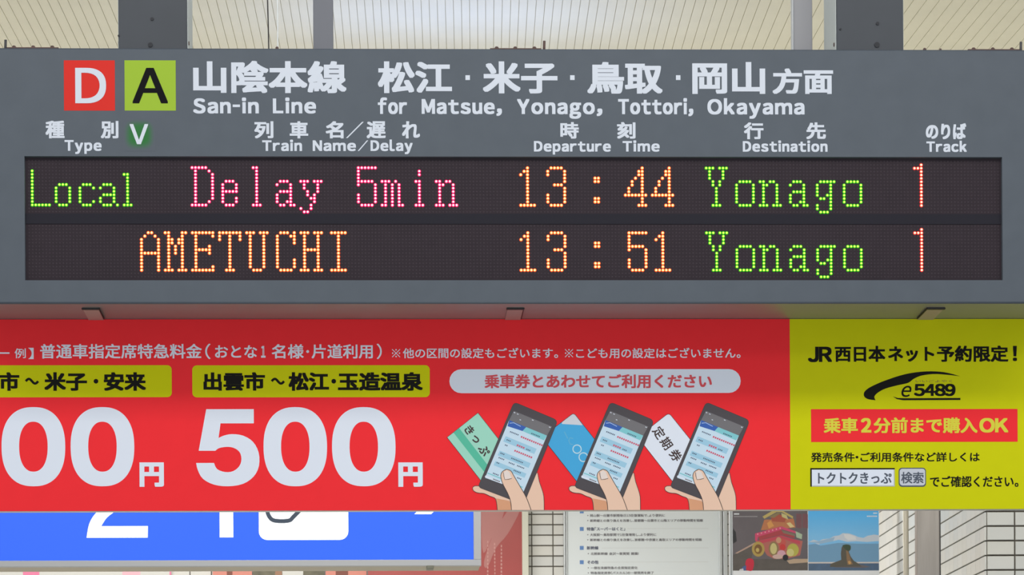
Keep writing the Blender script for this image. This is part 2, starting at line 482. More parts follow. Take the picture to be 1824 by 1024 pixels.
# LED lattice
LX0 = P(57.5, 340, YL).x; LP = (P(1641, 340, YL).x - LX0) / 263.0
def led_z(line, row):
    y0 = 298.7 if line == 0 else 414.6
    return P(340, y0, YL).z - row * LP * 1.003
LIT = set()
GREEN, RED, AMBER, ORANGE = range(4)
cores = [emit('led_green_core', (0.75, 1.9, 0.10), 1.5), emit('led_red_core', (2.2, 0.85, 1.0), 1.5), emit('led_amber_core', (2.4, 1.6, 0.32), 1.7), emit('led_orange_core', (2.4, 1.2, 0.5), 1.6)]
halos = [emit('led_green_halo', (0.03, 0.42, 0.004), 1.0), emit('led_red_halo', (1.0, 0.0, 0.10), 1.25), emit('led_amber_halo', (1.0, 0.085, 0.018), 1.3), emit('led_orange_halo', (1.0, 0.03, 0.03), 1.25)]  # outer rings glow on their own to draw the halo around each diode
def led_letter(line, k0, rows, color, label):
    vs, fs, mi = [], [], []
    for row, cols in rows.items():
        for c in cols:
            k = k0 + c; LIT.add((line, k, row))
            x_ = LX0 + k * LP; z_ = led_z(line, row); n = 10
            b0 = len(vs)
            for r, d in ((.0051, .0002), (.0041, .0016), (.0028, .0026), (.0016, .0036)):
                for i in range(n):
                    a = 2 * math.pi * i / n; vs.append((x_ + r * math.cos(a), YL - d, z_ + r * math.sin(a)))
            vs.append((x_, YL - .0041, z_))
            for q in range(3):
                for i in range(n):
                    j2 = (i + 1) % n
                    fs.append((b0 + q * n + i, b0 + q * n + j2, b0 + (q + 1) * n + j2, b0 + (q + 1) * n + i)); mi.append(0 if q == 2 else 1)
            for i in range(n):
                fs.append((b0 + 3 * n + i, b0 + 3 * n + (i + 1) % n, b0 + 4 * n)); mi.append(0)
    me = bpy.data.meshes.new('led_letter'); me.from_pydata(vs, [], fs)
    for p, i in zip(me.polygons, mi): p.material_index = i; p.use_smooth = True
    o = link('led_letter', me, board, [cores[color], halos[color]]); o['label'] = label
R = range
def rws(*a):
    d = {}
    for rr, cc in a:
        for r in ([rr] if isinstance(rr, int) else rr): d.setdefault(r, set()).update([cc] if isinstance(cc, int) else cc)
    return {k: sorted(v) for k, v in d.items()}
def sh(d, n): return {r: [c + n for c in v] for r, v in d.items()}
gL = rws((R(1, 12), 0), (11, R(0, 6)))
g_o = rws((5, R(1, 4)), (R(6, 11), (0, 4)), (11, R(1, 4)))
g_c = rws((5, R(1, 4)), (R(6, 11), 0), ((6, 10), 4), (11, R(1, 4)))
g_a = rws((5, R(1, 4)), (6, (0, 4)), (R(6, 11), 4), (8, R(1, 4)), ((9, 10), 0), (11, (1, 2, 3, 5)))
g_l = rws((2, (0, 1)), (R(3, 11), 1), (11, R(0, 3)))
for g, k, ch in ((gL, 0, 'L'), (g_o, 7, 'o'), (g_c, 14, 'c'), (g_a, 20, 'a'), (g_l, 27, 'l')):
    led_letter(0, k, g, GREEN, 'green LED letter %s' % ch)
D_ = rws((0, R(0, 5)), (R(1, 11), 1), ((1, 10), 5), (R(2, 10), 6), (11, R(0, 5)))
e_ = rws((4, R(1, 4)), (R(5, 11), 0), ((5, 6, 9, 10), 4), (7, R(0, 5)), (11, R(1, 4)))
l_ = rws((0, (0, 1)), (R(1, 11), 1), (11, R(0, 3)))
a_ = rws((4, R(1, 4)), (5, 0), (R(5, 12), 4), (7, R(1, 4)), (R(8, 11), 0), (10, 3), (11, (1, 2, 5)))
y_ = rws((4, (0, 1, 2, 4, 5, 6)), ((5, 6), (1, 5)), (7, (2, 5)), (8, (2, 4)), (9, (3, 4)), (10, 4), (11, 3), (12, (0, 3)), (13, (1, 2)))
five = rws((0, R(0, 6)), (R(1, 4), 0), (4, R(0, 5)), (5, (0, 5)), ((6, 7), 5), (R(8, 11), (0, 5)), (11, R(1, 5)))
m_ = rws((4, (0, 1, 2, 4)), (R(5, 11), (1, 3, 5)), (11, (0, 1, 3, 5, 6)))
i_l = rws(((1, 2), 1), (4, (0, 1)), (R(5, 11), 1), (11, R(0, 3)))
n_ = rws((4, (0, 1, 3, 4)), (5, (1, 2, 5)), (R(6, 11), (1, 5)), (11, (0, 1, 2, 4, 5, 6)))
for g, k, ch in ((D_, 0, 'D'), (e_, 9, 'e'), (l_, 18, 'l'), (a_, 25, 'a'), (y_, 32, 'y'), (five, 49, '5'), (m_, 56, 'm'), (i_l, 66, 'i'), (n_, 72, 'n')):
    led_letter(0, 47 + k, g, RED, 'pinkish red LED character %s' % ch)
one = rws((0, 2), (1, (1, 2)), (2, (0, 2)), (R(3, 11), 2), (11, R(0, 5)))
three = rws((0, R(1, 5)), ((1, 2), (0, 5)), ((3, 4), 5), (5, R(2, 5)), ((6, 7), 5), (R(8, 11), (0, 5)), (11, R(1, 5)))
colon = rws(((3, 4, 9, 10), (0, 1)))
four = rws((R(0, 11), 5), ((1, 2), 4), (3, 3), ((4, 5), 2), ((6, 7), 1), (8, R(0, 7)), (11, (4, 5, 6)))
for line in (0, 1):
    seq = [(one, 0, '1'), (three, 8, '3'), (colon, 22, 'colon')] + ([(four, 31, '4'), (four, 39, '4')] if line == 0 else [(five, 32, '5'), (one, 40, '1')])
    for g, k, ch in seq: led_letter(line, 144 + k, g, AMBER, 'amber LED digit %s' % ch if ch != 'colon' else 'amber LED colon')
Y_ = rws((0, (0, 1, 2, 4, 5, 6)), (R(1, 4), (1, 5)), ((4, 5), (2, 4)), (R(6, 11), 3), (11, (2, 3, 4)))
o2 = rws((4, R(1, 5)), (R(5, 11), (0, 5)), (11, R(1, 5)))
g_ = rws((4, R(1, 6)), (R(5, 9), 0), (R(5, 13), 4), (8, 3), (9, (1, 2)), ((11, 12), 0), (13, (1, 2, 3)))
for line in (0, 1):
    for g, k, ch in ((Y_, 0, 'Y'), (o2, 9, 'o'), (n_, 16, 'n'), (a_, 25, 'a'), (g_, 33, 'g'), (o2, 41, 'o')):
        led_letter(line, 199 + k, g, GREEN, 'green LED letter %s' % ch)
    led_letter(line, 261, rws((0, (0, 1)), (R(-1, 12), 2)), ORANGE, 'orange LED digit 1 in the track column')
A_ = rws((0, (2, 3)), (1, (1, 4)), (R(2, 12), (0, 5)), (6, R(0, 6)))
M_ = rws((0, (0, 1, 5, 6)), (R(1, 11), (1, 5)), ((2, 3), (2, 4)), (R(4, 7), 3), (11, (0, 1, 2, 4, 5, 6)))
E_ = rws((0, R(0, 7)), (R(1, 11), 1), ((1, 10), 6), ((4, 6), 5), (5, R(1, 6)), (11, R(0, 7)))
T_ = rws((0, R(0, 7)), ((1, 2), (0, 3, 6)), (R(3, 11), 3), (11, (2, 3, 4)))
U_ = rws((0, (0, 1, 2, 4, 5, 6)), (R(1, 11), (1, 5)), (11, (2, 3, 4)))
C_ = rws((0, (1, 2, 3, 5)), (1, (0, 4, 5)), ((2, 3), (0, 5)), (R(4, 8), 0), (R(8, 11), (0, 5)), (11, R(1, 5)))
H_ = rws((0, (0, 1, 2, 4, 5, 6)), (R(1, 11), (1, 5)), (5, R(1, 6)), (11, (0, 1, 2, 4, 5, 6)))
I_ = rws((0, R(0, 5)), (R(1, 11), 2), (11, R(0, 5)))
for g, k, ch in ((A_, 0, 'A'), (M_, 7, 'M'), (E_, 15, 'E'), (T_, 23, 'T'), (U_, 31, 'U'), (C_, 40, 'C'), (H_, 47, 'H'), (I_, 56, 'I')):
    led_letter(1, 32 + k, g, AMBER, 'amber LED letter %s' % ch)
# all the unlit diodes: one mesh
m_unlit = mat('unlit_led', (60, 50, 56), 0.5, spec=.2)
vs, fs = [], []
for line in (0, 1):
    for row in range(-2, 14):
        for k in range(-2, 287):
            if (line, k, row) in LIT: continue
            x_ = LX0 + k * LP; z_ = led_z(line, row)
            if x_ > wr - .004 or x_ < wl + .004: continue
            b0 = len(vs)
            for i in range(6):
                a = math.pi / 3 * i; vs.append((x_ + .0026 * math.cos(a), YL - .0002, z_ + .0026 * math.sin(a)))
            vs.append((x_, YL - .0016, z_))
            for i in range(6): fs.append((b0 + i, b0 + (i + 1) % 6, b0 + 6))
me = bpy.data.meshes.new('unlit_diodes'); me.from_pydata(vs, [], fs)
for p in me.polygons: p.use_smooth = True
tag(link('unlit_diodes', me, board, [m_unlit]), kind='stuff')

# line symbols and headings
m_red_sq = mat('symbol_red', (216, 46, 36), 0.5, spec=.15); m_lime = mat('symbol_lime', (156, 186, 52), 0.5, spec=.15)
Print('line_symbol', board, YS).rect(114, 107.5, 204.5, 197, m_red_sq).build('red square with the letter D')
Print('line_symbol', board, YS).rect(222, 107.5, 313, 197, m_lime).build('lime green square with the letter A')
text(board, 'D', (134, 121, 189, 184), YS, m_white, 1.6, layer=3, label='white letter D')
text(board, 'A', (236, 121, 299, 184), YS, m_black, 1.6, layer=3, label='black letter A')
# the old green symbol that shows faintly behind the V
mv = bpy.data.materials.new('faded_green_patch'); mv.use_nodes = True
nt = mv.node_tree; b = nt.nodes['Principled BSDF']; b.inputs['Roughness'].default_value = .5; b.inputs['Specular IOR Level'].default_value = .2
tc = nt.nodes.new('ShaderNodeTexCoord'); vm = nt.nodes.new('ShaderNodeVectorMath'); vm.operation = 'SUBTRACT'
vm.inputs[1].default_value = (0.5, 0.5, 0.5)
sp = nt.nodes.new('ShaderNodeSeparateXYZ')
def mnode(op, a=None, b_=None, va=None, vb=None):
    n = nt.nodes.new('ShaderNodeMath'); n.operation = op
    if a: nt.links.new(a, n.inputs[0])
    if b_: nt.links.new(b_, n.inputs[1])
    if va is not None: n.inputs[0].default_value = va
    if vb is not None: n.inputs[1].default_value = vb
    return n.outputs[0]
nt.links.new(tc.outputs['Generated'], vm.inputs[0]); nt.links.new(vm.outputs[0], sp.inputs[0])
ax = mnode('ABSOLUTE', sp.outputs[0]); az = mnode('ABSOLUTE', sp.outputs[2])
p4 = mnode('ADD', mnode('POWER', ax, vb=3.2), mnode('POWER', az, vb=3.2))
rad = mnode('POWER', p4, vb=1 / 3.2)
mr = nt.nodes.new('ShaderNodeMapRange'); mr.interpolation_type = 'SMOOTHSTEP'
mr.inputs['From Min'].default_value = 0.22; mr.inputs['From Max'].default_value = 0.5
nt.links.new(rad, mr.inputs['Value'])
mix = nt.nodes.new('ShaderNodeMix'); mix.data_type = 'RGBA'
mix.inputs['A'].default_value = (*lin((44, 112, 54)), 1); mix.inputs['B'].default_value = (*lin((88, 94, 101)), 1)
nt.links.new(mr.outputs[0], mix.inputs['Factor']); nt.links.new(mix.outputs['Result'], b.inputs['Base Color'])
pv = Print('line_symbol', board, YS).rect(219, 211, 277, 269, mv)
pv.build('faded green patch with the letter V')
text(board, 'V', (231, 221, 264, 257), YS, m_white, 0.9, layer=3, label='white letter V')

T = lambda s, x0, y0, x1, y1, bold=1.6, **k: text(board, s, (x0, y0, x1, y1), YS, m_white, bold, label='white lettering %s' % s, **k)
T('山陰本線', 344, 108.5, 617, 166, 2.3)
T('松江', 673, 109.5, 805, 166, 2.3)
T('米子', 860, 109.5, 993, 166.5, 2.3)
T('鳥取', 1046, 110.5, 1180, 167, 2.3)
T('岡山', 1233, 110.5, 1363, 167.5, 2.3)
T('方面', 1376, 122, 1484, 167.5, 1.9)
for x_ in (833, 1019.5, 1208): Print('middle_dot', board, YS).rect(x_ - 4, 134, x_ + 4, 142.5, m_white).build()
L = dict(cap=True, gap=0.19)
T('San-in', 344, 175.5, 461, 202, 1.45, **L); T('Line', 486, 175.5, 563, 202, 1.45, **L)
T('for', 673, 176, 725, 203, 1.45, **L); T('Matsue,', 751, 176.5, 894, 203, 1.45, **L)
T('Yonago,', 921, 176.5, 1073, 203.3, 1.45, **L); T('Tottori,', 1101, 176.5, 1235, 203.5, 1.45, **L)
T('Okayama', 1260, 177, 1433, 203.8, 1.45, **L)
T('種', 81, 215, 115, 246.5, 1.2); T('別', 179.5, 215.5, 211, 246.5, 1.2); T('Type', 115, 249.5, 181, 268.7, 1.1, **L)
for s, a, b_ in (('列', 453, 487), ('車', 516, 549), ('名', 580, 612), ('遅', 653, 687), ('れ', 716, 748)):
    T(s, a, 216, b_, 246.5, 1.2)
Print('slash_mark', board, YS).poly([(616, 246), (619, 246), (648, 217), (645, 217)], m_white).build()
T('Train', 467, 250, 538, 269, 1.1, **L); T('Name', 557, 250, 634, 269, 1.1, **L); T('Delay', 660, 250, 735, 269, 1.1, **L)
Print('slash_mark', board, YS).poly([(637, 269), (639.5, 269), (656, 250), (653.5, 250)], m_white).build()
T('時', 998, 217.5, 1031, 247, 1.2); T('刻', 1099, 217.5, 1132, 247, 1.2)
T('Departure', 951, 251.3, 1088, 270, 1.1, **L); T('Time', 1109, 251.3, 1175, 270, 1.1, **L)
T('行', 1325, 218, 1360, 248, 1.2); T('先', 1436, 218, 1471, 248, 1.2); T('Destination', 1323, 251.5, 1474, 270.3, 1.1, **L)
T('のりば', 1649, 219.5, 1721, 248, 1.2); T('Track', 1650, 252, 1722, 270.5, 1.1, **L)

# rusty hardware on top of the casing
m_rust = mat('rusty_steel', (96, 74, 68), 0.8, noise=0.25, scale=60)
m_dirt = mat('dirty_steel', (78, 76, 76), 0.7, noise=0.2, scale=50)
def nut(px, label=None, r=.0052):
    p = P(px, 86, YS + .05); bm = bmesh.new()
    cyl_bm(bm, (p.x, YS + .016, ZT), (p.x, YS + .016, ZT + r * .75 + .002), r, 6); cyl_bm(bm, (p.x, YS + .016, ZT + r * .7), (p.x, YS + .016, ZT + r * 1.15 + .002), r * .6, 8)
    me = bpy.data.meshes.new('nut'); bm.to_mesh(me); bm.free(); link('nut', me, board, [m_rust])
for g0, rod in (((27, 61, 95), 12), ((884, 917, 951), 968), ((1731, 1765, 1799), 1814)):
    a, b_ = P(g0[0] - 12, 86, YS + .06).x, P(g0[2] + 12, 86, YS + .06).x
    box('mounting_plate', (a, YS + .006, ZT), (b_, YS + .05, ZT + .0035), m_rust, board, .001)
    for x_ in g0: nut(x_, r=.0065)
    q = P(rod, 86, YS + .06).x
    cyl('threaded_rod', (q, YS + .02, ZT - .001), (q + .0008, YS + .02, ZT + .027), .0038, m_rust if rod == 968 else m_dirt, board)
nut(1644); nut(1672, r=.004); nut(494)

# things that carry the board
def hanger(x0, x1, y0, y1, m, label, group, name='hanger_post', z0=None):
    a, b_ = P(x0, 60, y0).x, P(x1, 60, y0).x
    e = empty(name, ((a + b_) / 2, y0, ZT), label, 'post', group)
    box('shaft', (a, y0, ZT), (b_, y1, CEIL + .02), m, e, .002)
    return e, a, b_
h1, a, b_ = hanger(211, 333.5, YS + .06, YS + .36, m_hang, 'wide dark grey steel hanger carrying the board, nearest its left end', 'wide hangers above the departure board')
h2, a2, b2 = hanger(1490, 1609, YS + .06, YS + .36, m_hang, 'wide dark grey steel hanger carrying the board, nearest its right end', 'wide hangers above the departure board')
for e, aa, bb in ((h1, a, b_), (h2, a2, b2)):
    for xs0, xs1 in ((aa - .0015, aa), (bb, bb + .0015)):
        box('sidelit_plate', (xs0, YS + .068, ZT), (xs1, YS + .355, CEIL + .019), mat('sidelit_pale_paint', (226, 230, 224), .5, noise=.05, scale=6), e)['label'] = 'pale grey side plate with sidelight in its colour'  # plates paler than the shaft; their paint also carries sidelight on these faces
    box('foot_plate', (aa - .006, YS + .05, ZT), (bb + .006, YS + .38, ZT + .003), m_dirt, e, .001)
    for sx in (aa - .001, bb + .001):
        cyl('bolt', (sx - .003, YS + .10, ZT + .035), (sx + .003, YS + .10, ZT + .035), .006, m_rust, e, 6)
hanger(558, 593.5, YS + .52, YS + .57, mat('mid_grey_post', (122, 122, 128), .55), 'narrow grey steel post standing on the board left of the middle', 'narrow posts on the board')
h3, a3, b3 = hanger(1413, 1447, YS + .52, YS + .57, mat('pale_grey_post', (186, 183, 184), .55), 'narrow pale grey steel post just left of the right wide hanger', 'narrow posts on the board')
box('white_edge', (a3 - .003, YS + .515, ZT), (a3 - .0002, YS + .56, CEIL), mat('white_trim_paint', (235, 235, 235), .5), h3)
for e, pts_ in ((h1, ((271, 34, .005), (268, 80, .007), (211.5, 64, .003))), (h2, ((1563, 42, .005), (1562, 80, .008), (1497, 52, .003)))):
    for px, py, rr in pts_:
        q = P(px, py, YS + .06); cyl('bolt', (q.x, YS + .056, q.z), (q.x, YS + .061, q.z), rr, mat('dark_bolt', (44, 44, 48), .7), e, 8)
def cable(px0, px1, r, m, label):
    pts = []
    for i in range(13):
        t = i / 12; q = P(px0 + (px1 - px0) * t, 0, YS + .4)
        pts.append((q.x + .0012 * math.sin(t * 9), YS + .4, CEIL + .02 - t * (CEIL + .02 - ZT)))
    tag(tube('cable', pts, r, m), label, 'cable')
cable(474, 478, .0019, mat('black_cable', (50, 44, 42), .5), 'thin black cable dropping onto the top of the board')
cable(496.5, 493, .0022, mat('white_cable', (250, 250, 245), .5), 'thin white cable beside the black one on the board top')

# ================================================================= ADVERTISING BOARD
YA = YS + 0.30
m_red = mat('poster_red', (254, 52, 58), 0.6, noise=0.015, scale=20, spec=.08)
m_yel = mat('poster_yellow', (214, 212, 12), 0.6, noise=0.015, scale=20, spec=.08)
m_alu = mat('aluminium_trim', (190, 188, 184), 0.35, metal=0.6)
m_wp = mat('poster_white', (232, 236, 246), 0.5)
m_dk = mat('poster_black', (24, 22, 18), 0.6, spec=.1)
ZAT, ZAB = ZB - .0003, P(912, 909, YA).z
XAL, XAR = P(-70, 700, YA).x, P(1895, 700, YA).x
xs_ = P(1407.5, 738, YA).x
ad = empty('advertising_board', (0.4, YA + .02, ZAB), 'long red and yellow advertising board hanging under the departure board', 'billboard')
box('backing_panel', (XAL, YA + .003, ZAB), (XAR, YA + .04, ZAT), m_alu, ad, .001)
box('red_sheet', (XAL + .001, YA, ZAB + .0012), (xs_, YA + .0035, ZAT - .001), m_red, ad)
box('yellow_sheet', (xs_, YA, ZAB + .0012), (XAR - .001, YA + .0035, ZAT - .001), m_yel, ad)
m_clip = mat('clip_metal', (176, 160, 154), .5); m_dark_bar = mat('dark_bar', (38, 34, 34), .6)
for x0, x1 in ((146, 178), (902, 934), (1650, 1683)):
    a, b_ = P(x0, 560, YS + .09).x, P(x1, 560, YS + .09).x
    c = box('clip', (a + .003, YS + .088, ZB - .004), (b_ - .003, YA - .0015, ZB), m_clip, ad, .0012)
    box('front_bar', (a, YS + .074, ZB - .0052), (b_, YS + .089, ZB), m_dark_bar, c, .0015)  # dark bars draw the gap along the clip's front and side
    sx = (a + .0005) if x0 > 1600 else (b_ - .0035)
    box('side_bar', (sx, YS + .085, ZB - .0045), (sx + .0025, YA - .02, ZB), m_dark_bar, c, .0005)
for x0 in (0, 300, 612, 1300):   # concealed straps between board and casing
    q = P(x0, 560, YA).x; box('hanging_strap', (q, YA + .010, ZAT - .01), (q + .05, YA + .03, ZB), m_alu, ad)

A = lambda s, x0, y0, x1, y1, m=m_wp, bold=.8, **k: text(ad, s, (x0, y0, x1, y1), YA, m, bold, label=k.pop('label', 'lettering %s' % s), **k)
# caption line
Print('dash_mark', ad, YA).rect(-3, 627.5, 17, 630, m_wp).build()
A('例', 26, 620.5, 46, 638, bold=.25); A('】', 50.5, 619.5, 60, 639.5, bold=.2)
A('普通車指定席特急料金', 71.5, 612.5, 359.5, 638.5, bold=.55)
A('（', 365.5, 612, 375, 639.5, bold=.3)
A('おとな', 383, 615, 458, 637.5, bold=.5); A('1', 465, 616, 473, 637, bold=.95)
A('名様', 484, 613, 541, 638.5, bold=.55)
Print('middle_dot', ad, YA).poly(circ(548, 626, 2.6, n=10), m_wp).build()
A('片道利用', 555, 613, 664, 638.5, bold=.55); A('）', 671, 612, 680, 639.5, bold=.3)
for x_ in (705.5, 1013.5):
    rm = Print('reference_mark', ad, YA, c=(x_, 629))
    rm.line([(x_ - 7, 622), (x_ + 7, 636)], 1.3, m_wp); rm.line([(x_ + 7, 622), (x_ - 7, 636)], 1.3, m_wp)
    for dx_, dy_ in ((0, -6), (0, 6), (-6, 0), (6, 0)): rm.poly(circ(x_ + dx_, 629 + dy_, 1.4, n=8), m_wp)
    rm.build()
A('他の区間の設定もございます。', 717.5, 619.5, 994, 638, bold=.3)
A('こども用の設定はございません。', 1026, 619.5, 1319, 638, bold=.3)
# yellow plates and pill
Print('yellow_plate', ad, YA).rect(-60, 650.5, 305.5, 707.5, m_yel, r=8).build()
Print('yellow_plate', ad, YA).rect(343, 650.5, 765.5, 707.5, m_yel, r=8).build()
Print('white_pill', ad, YA).rect(800.5, 657.5, 1320, 700, m_wp, r=21).build()
K = dict(m=m_dk, bold=1.5, layer=3)
A('市', -2, 663, 34.5, 696, **K); A('米子', 79, 663, 155, 696, **K); A('安来', 185, 663, 260, 696, **K)
A('出雲市', 362.5, 663, 472, 696, **K); A('松江', 514, 663, 586, 696, **K); A('玉造温泉', 602, 663, 753, 696, **K)
def wave(x0, x1, y): 
    return [(x0 + (x1 - x0) * i / 12, y - 4.2 * math.sin(2 * math.pi * i / 12)) for i in range(13)]
Print('wave_mark', ad, YA).line(wave(46, 68, 679), 4.2, m_dk, layer=3).build()
Print('wave_mark', ad, YA).line(wave(484, 506, 679), 4.2, m_dk, layer=3).build()
for x_ in (171, 594.5): Print('middle_dot', ad, YA).poly(circ(x_, 679, 4.2, n=12), m_dk, layer=3).build()
m_redtx = mat('red_lettering', (226, 62, 72), .5)
A('乗車券とあわせてご利用ください', 863, 666.5, 1268, 691.5, m=m_redtx, bold=.8, layer=3)
# big numerals
def zero(x0):
    cx, cy = x0 + 56.5, 795.5
    Print('price_numeral', ad, YA).poly(circ(cx, cy, 56.5, 70.5, 80, 2.35), m_wp, holes=[circ(cx, cy, 25.3, 44.5, 64, 2.25)]).build('white numeral 0')
for x_ in (3, 126, 469.5, 591.5): zero(x_)
five_c = [(1062, 755), (1080, 742), (1115, 736), (1150, 740), (1180, 760), (1190, 795), (1180, 830), (1150, 855), (1110, 860), (1070, 845), (1055, 815)]
out_c = [(1078, 692), (1105, 680), (1145, 673), (1200, 681), (1248, 712), (1275, 765), (1276, 830), (1250, 882), (1198, 918), (1125, 930), (1055, 922), (1000, 893), (975, 850), (967, 815)]
pts = [(1018, 550), (1252, 550), (1252, 620), (1088, 620)] + smooth(out_c, 3, False) + smooth(five_c[::-1], 3, False) + [(980, 755)]
Print('price_numeral', ad, YA).poly([(a / 2.768, 530 + b_ / 2.768) for a, b_ in pts], m_wp).build('white numeral 5')
A('円', 248.5, 823.5, 292, 867, bold=2.6); A('円', 709.5, 823.5, 753, 867, bold=2.6)

# ---- drawings of a ticket / card next to a phone in a hand
S8 = 4.876
def z8(pts, dx=0): return [(780 + a / S8 + dx, 700 + b_ / S8) for a, b_ in pts]
m_skin = mat('drawn_skin', (244, 202, 174), .55); m_skin2 = mat('drawn_skin_shade', (226, 160, 118), .55)
m_line = mat('drawn_outline', (62, 38, 36), .55); m_phone = mat('drawn_phone', (66, 58, 62), .5)
m_scr = mat('drawn_screen', (206, 228, 242), .5); m_scrb = mat('drawn_screen_blue', (160, 206, 228), .5)
m_hdr = mat('drawn_header_grey', (112, 108, 110), .5); m_blue = mat('drawn_header_blue', (30, 88, 176), .5)
m_teal = mat('drawn_header_teal', (128, 204, 210), .5); m_nail = mat('drawn_nail', (240, 222, 212), .5)
m_pk = mat('drawn_red_marks', (214, 70, 100), .5); m_bk = mat('drawn_dark_marks', (66, 84, 112), .5)
m_mint = mat('ticket_mint', (160, 220, 196), .5); m_mint2 = mat('ticket_green', (78, 190, 156), .5)
m_cy = mat('card_blue', (52, 168, 222), .5); m_silver = mat('card_silver', (214, 214, 220), .5)
def card(kind, dx):
    p = Print('card_drawing', ad, YA, c=(850 + dx, 790))
    q = z8([(80, 385), (350, 172), (650, 560), (375, 765)], dx)
    if kind == 'ticket':
        p.poly(q, m_mint, 1.6); p.poly(z8([(135, 342), (185, 303), (480, 690), (440, 735)], dx), m_mint2, 1.9)
        p.line(q, .9, m_line, 2.2, closed=True)
        p.build('mint green ticket drawing')
        textrot(ad, 'き', *z8([(275, 322)], dx)[0], math.radians(-53), 18.5, YA, m_line, .45, 2.6, c=(850 + dx, 790), label='dark lettering き')
        textrot(ad, 'っ', *z8([(326, 402)], dx)[0], math.radians(-53), 18.5, YA, m_line, .45, 2.6, c=(850 + dx, 790), label='dark lettering っ')
        textrot(ad, 'ぷ', *z8([(400, 497)], dx)[0], math.radians(-53), 19.5, YA, m_line, .45, 2.6, c=(850 + dx, 790), label='dark lettering ぷ')
    elif kind == 'blue':
        dd = dx
        q = z8(rounded([(68, 383), (345, 172), (662, 575), (378, 782)], 26), dd)
        p.poly(q, m_cy, 1.6)
        p.poly(z8(rounded([(245, 249), (345, 173), (424, 280), (240, 268)], [2, 22, 2, 2]), dd), m_silver, 1.9)
        m_ring = mat('card_ring', (190, 222, 232), .5)
        for cx, cy, r in ((372, 487, 36), (427, 557, 38)): p.line(z8(circ(cx, cy, r, n=20), dd), 1.9, m_ring, 2.2, closed=True)
        m_fnt = mat('card_faint_ring', (92, 178, 216), .5)
        p.line(z8([(262, 335), (292, 395)], dd), 1.8, m_fnt, 2.2)
        p.line(z8([(338, 395), (312, 388), (300, 412), (312, 442), (338, 448)], dd), 1.8, m_fnt, 2.2)
        p.line(q, .9, m_line, 2.2, closed=True)
        p.build('blue card drawing with silver corner')
    else:
        q = z8(rounded([(68, 383), (340, 172), (662, 575), (378, 782)], 32), dx)
        p.poly(q, m_wp, 1.6); p.line(q, .9, m_line, 2.2, closed=True); p.build('white card drawing')
        for ch, cx, cy in (('定', 1174, 770.5), ('期', 1187, 789.5), ('券', 1203.5, 811)):
            textrot(ad, ch, cx, cy, math.radians(-56), 21, YA, m_line, .35, 2.6, c=(850 + dx, 790), label='dark lettering %s' % ch)
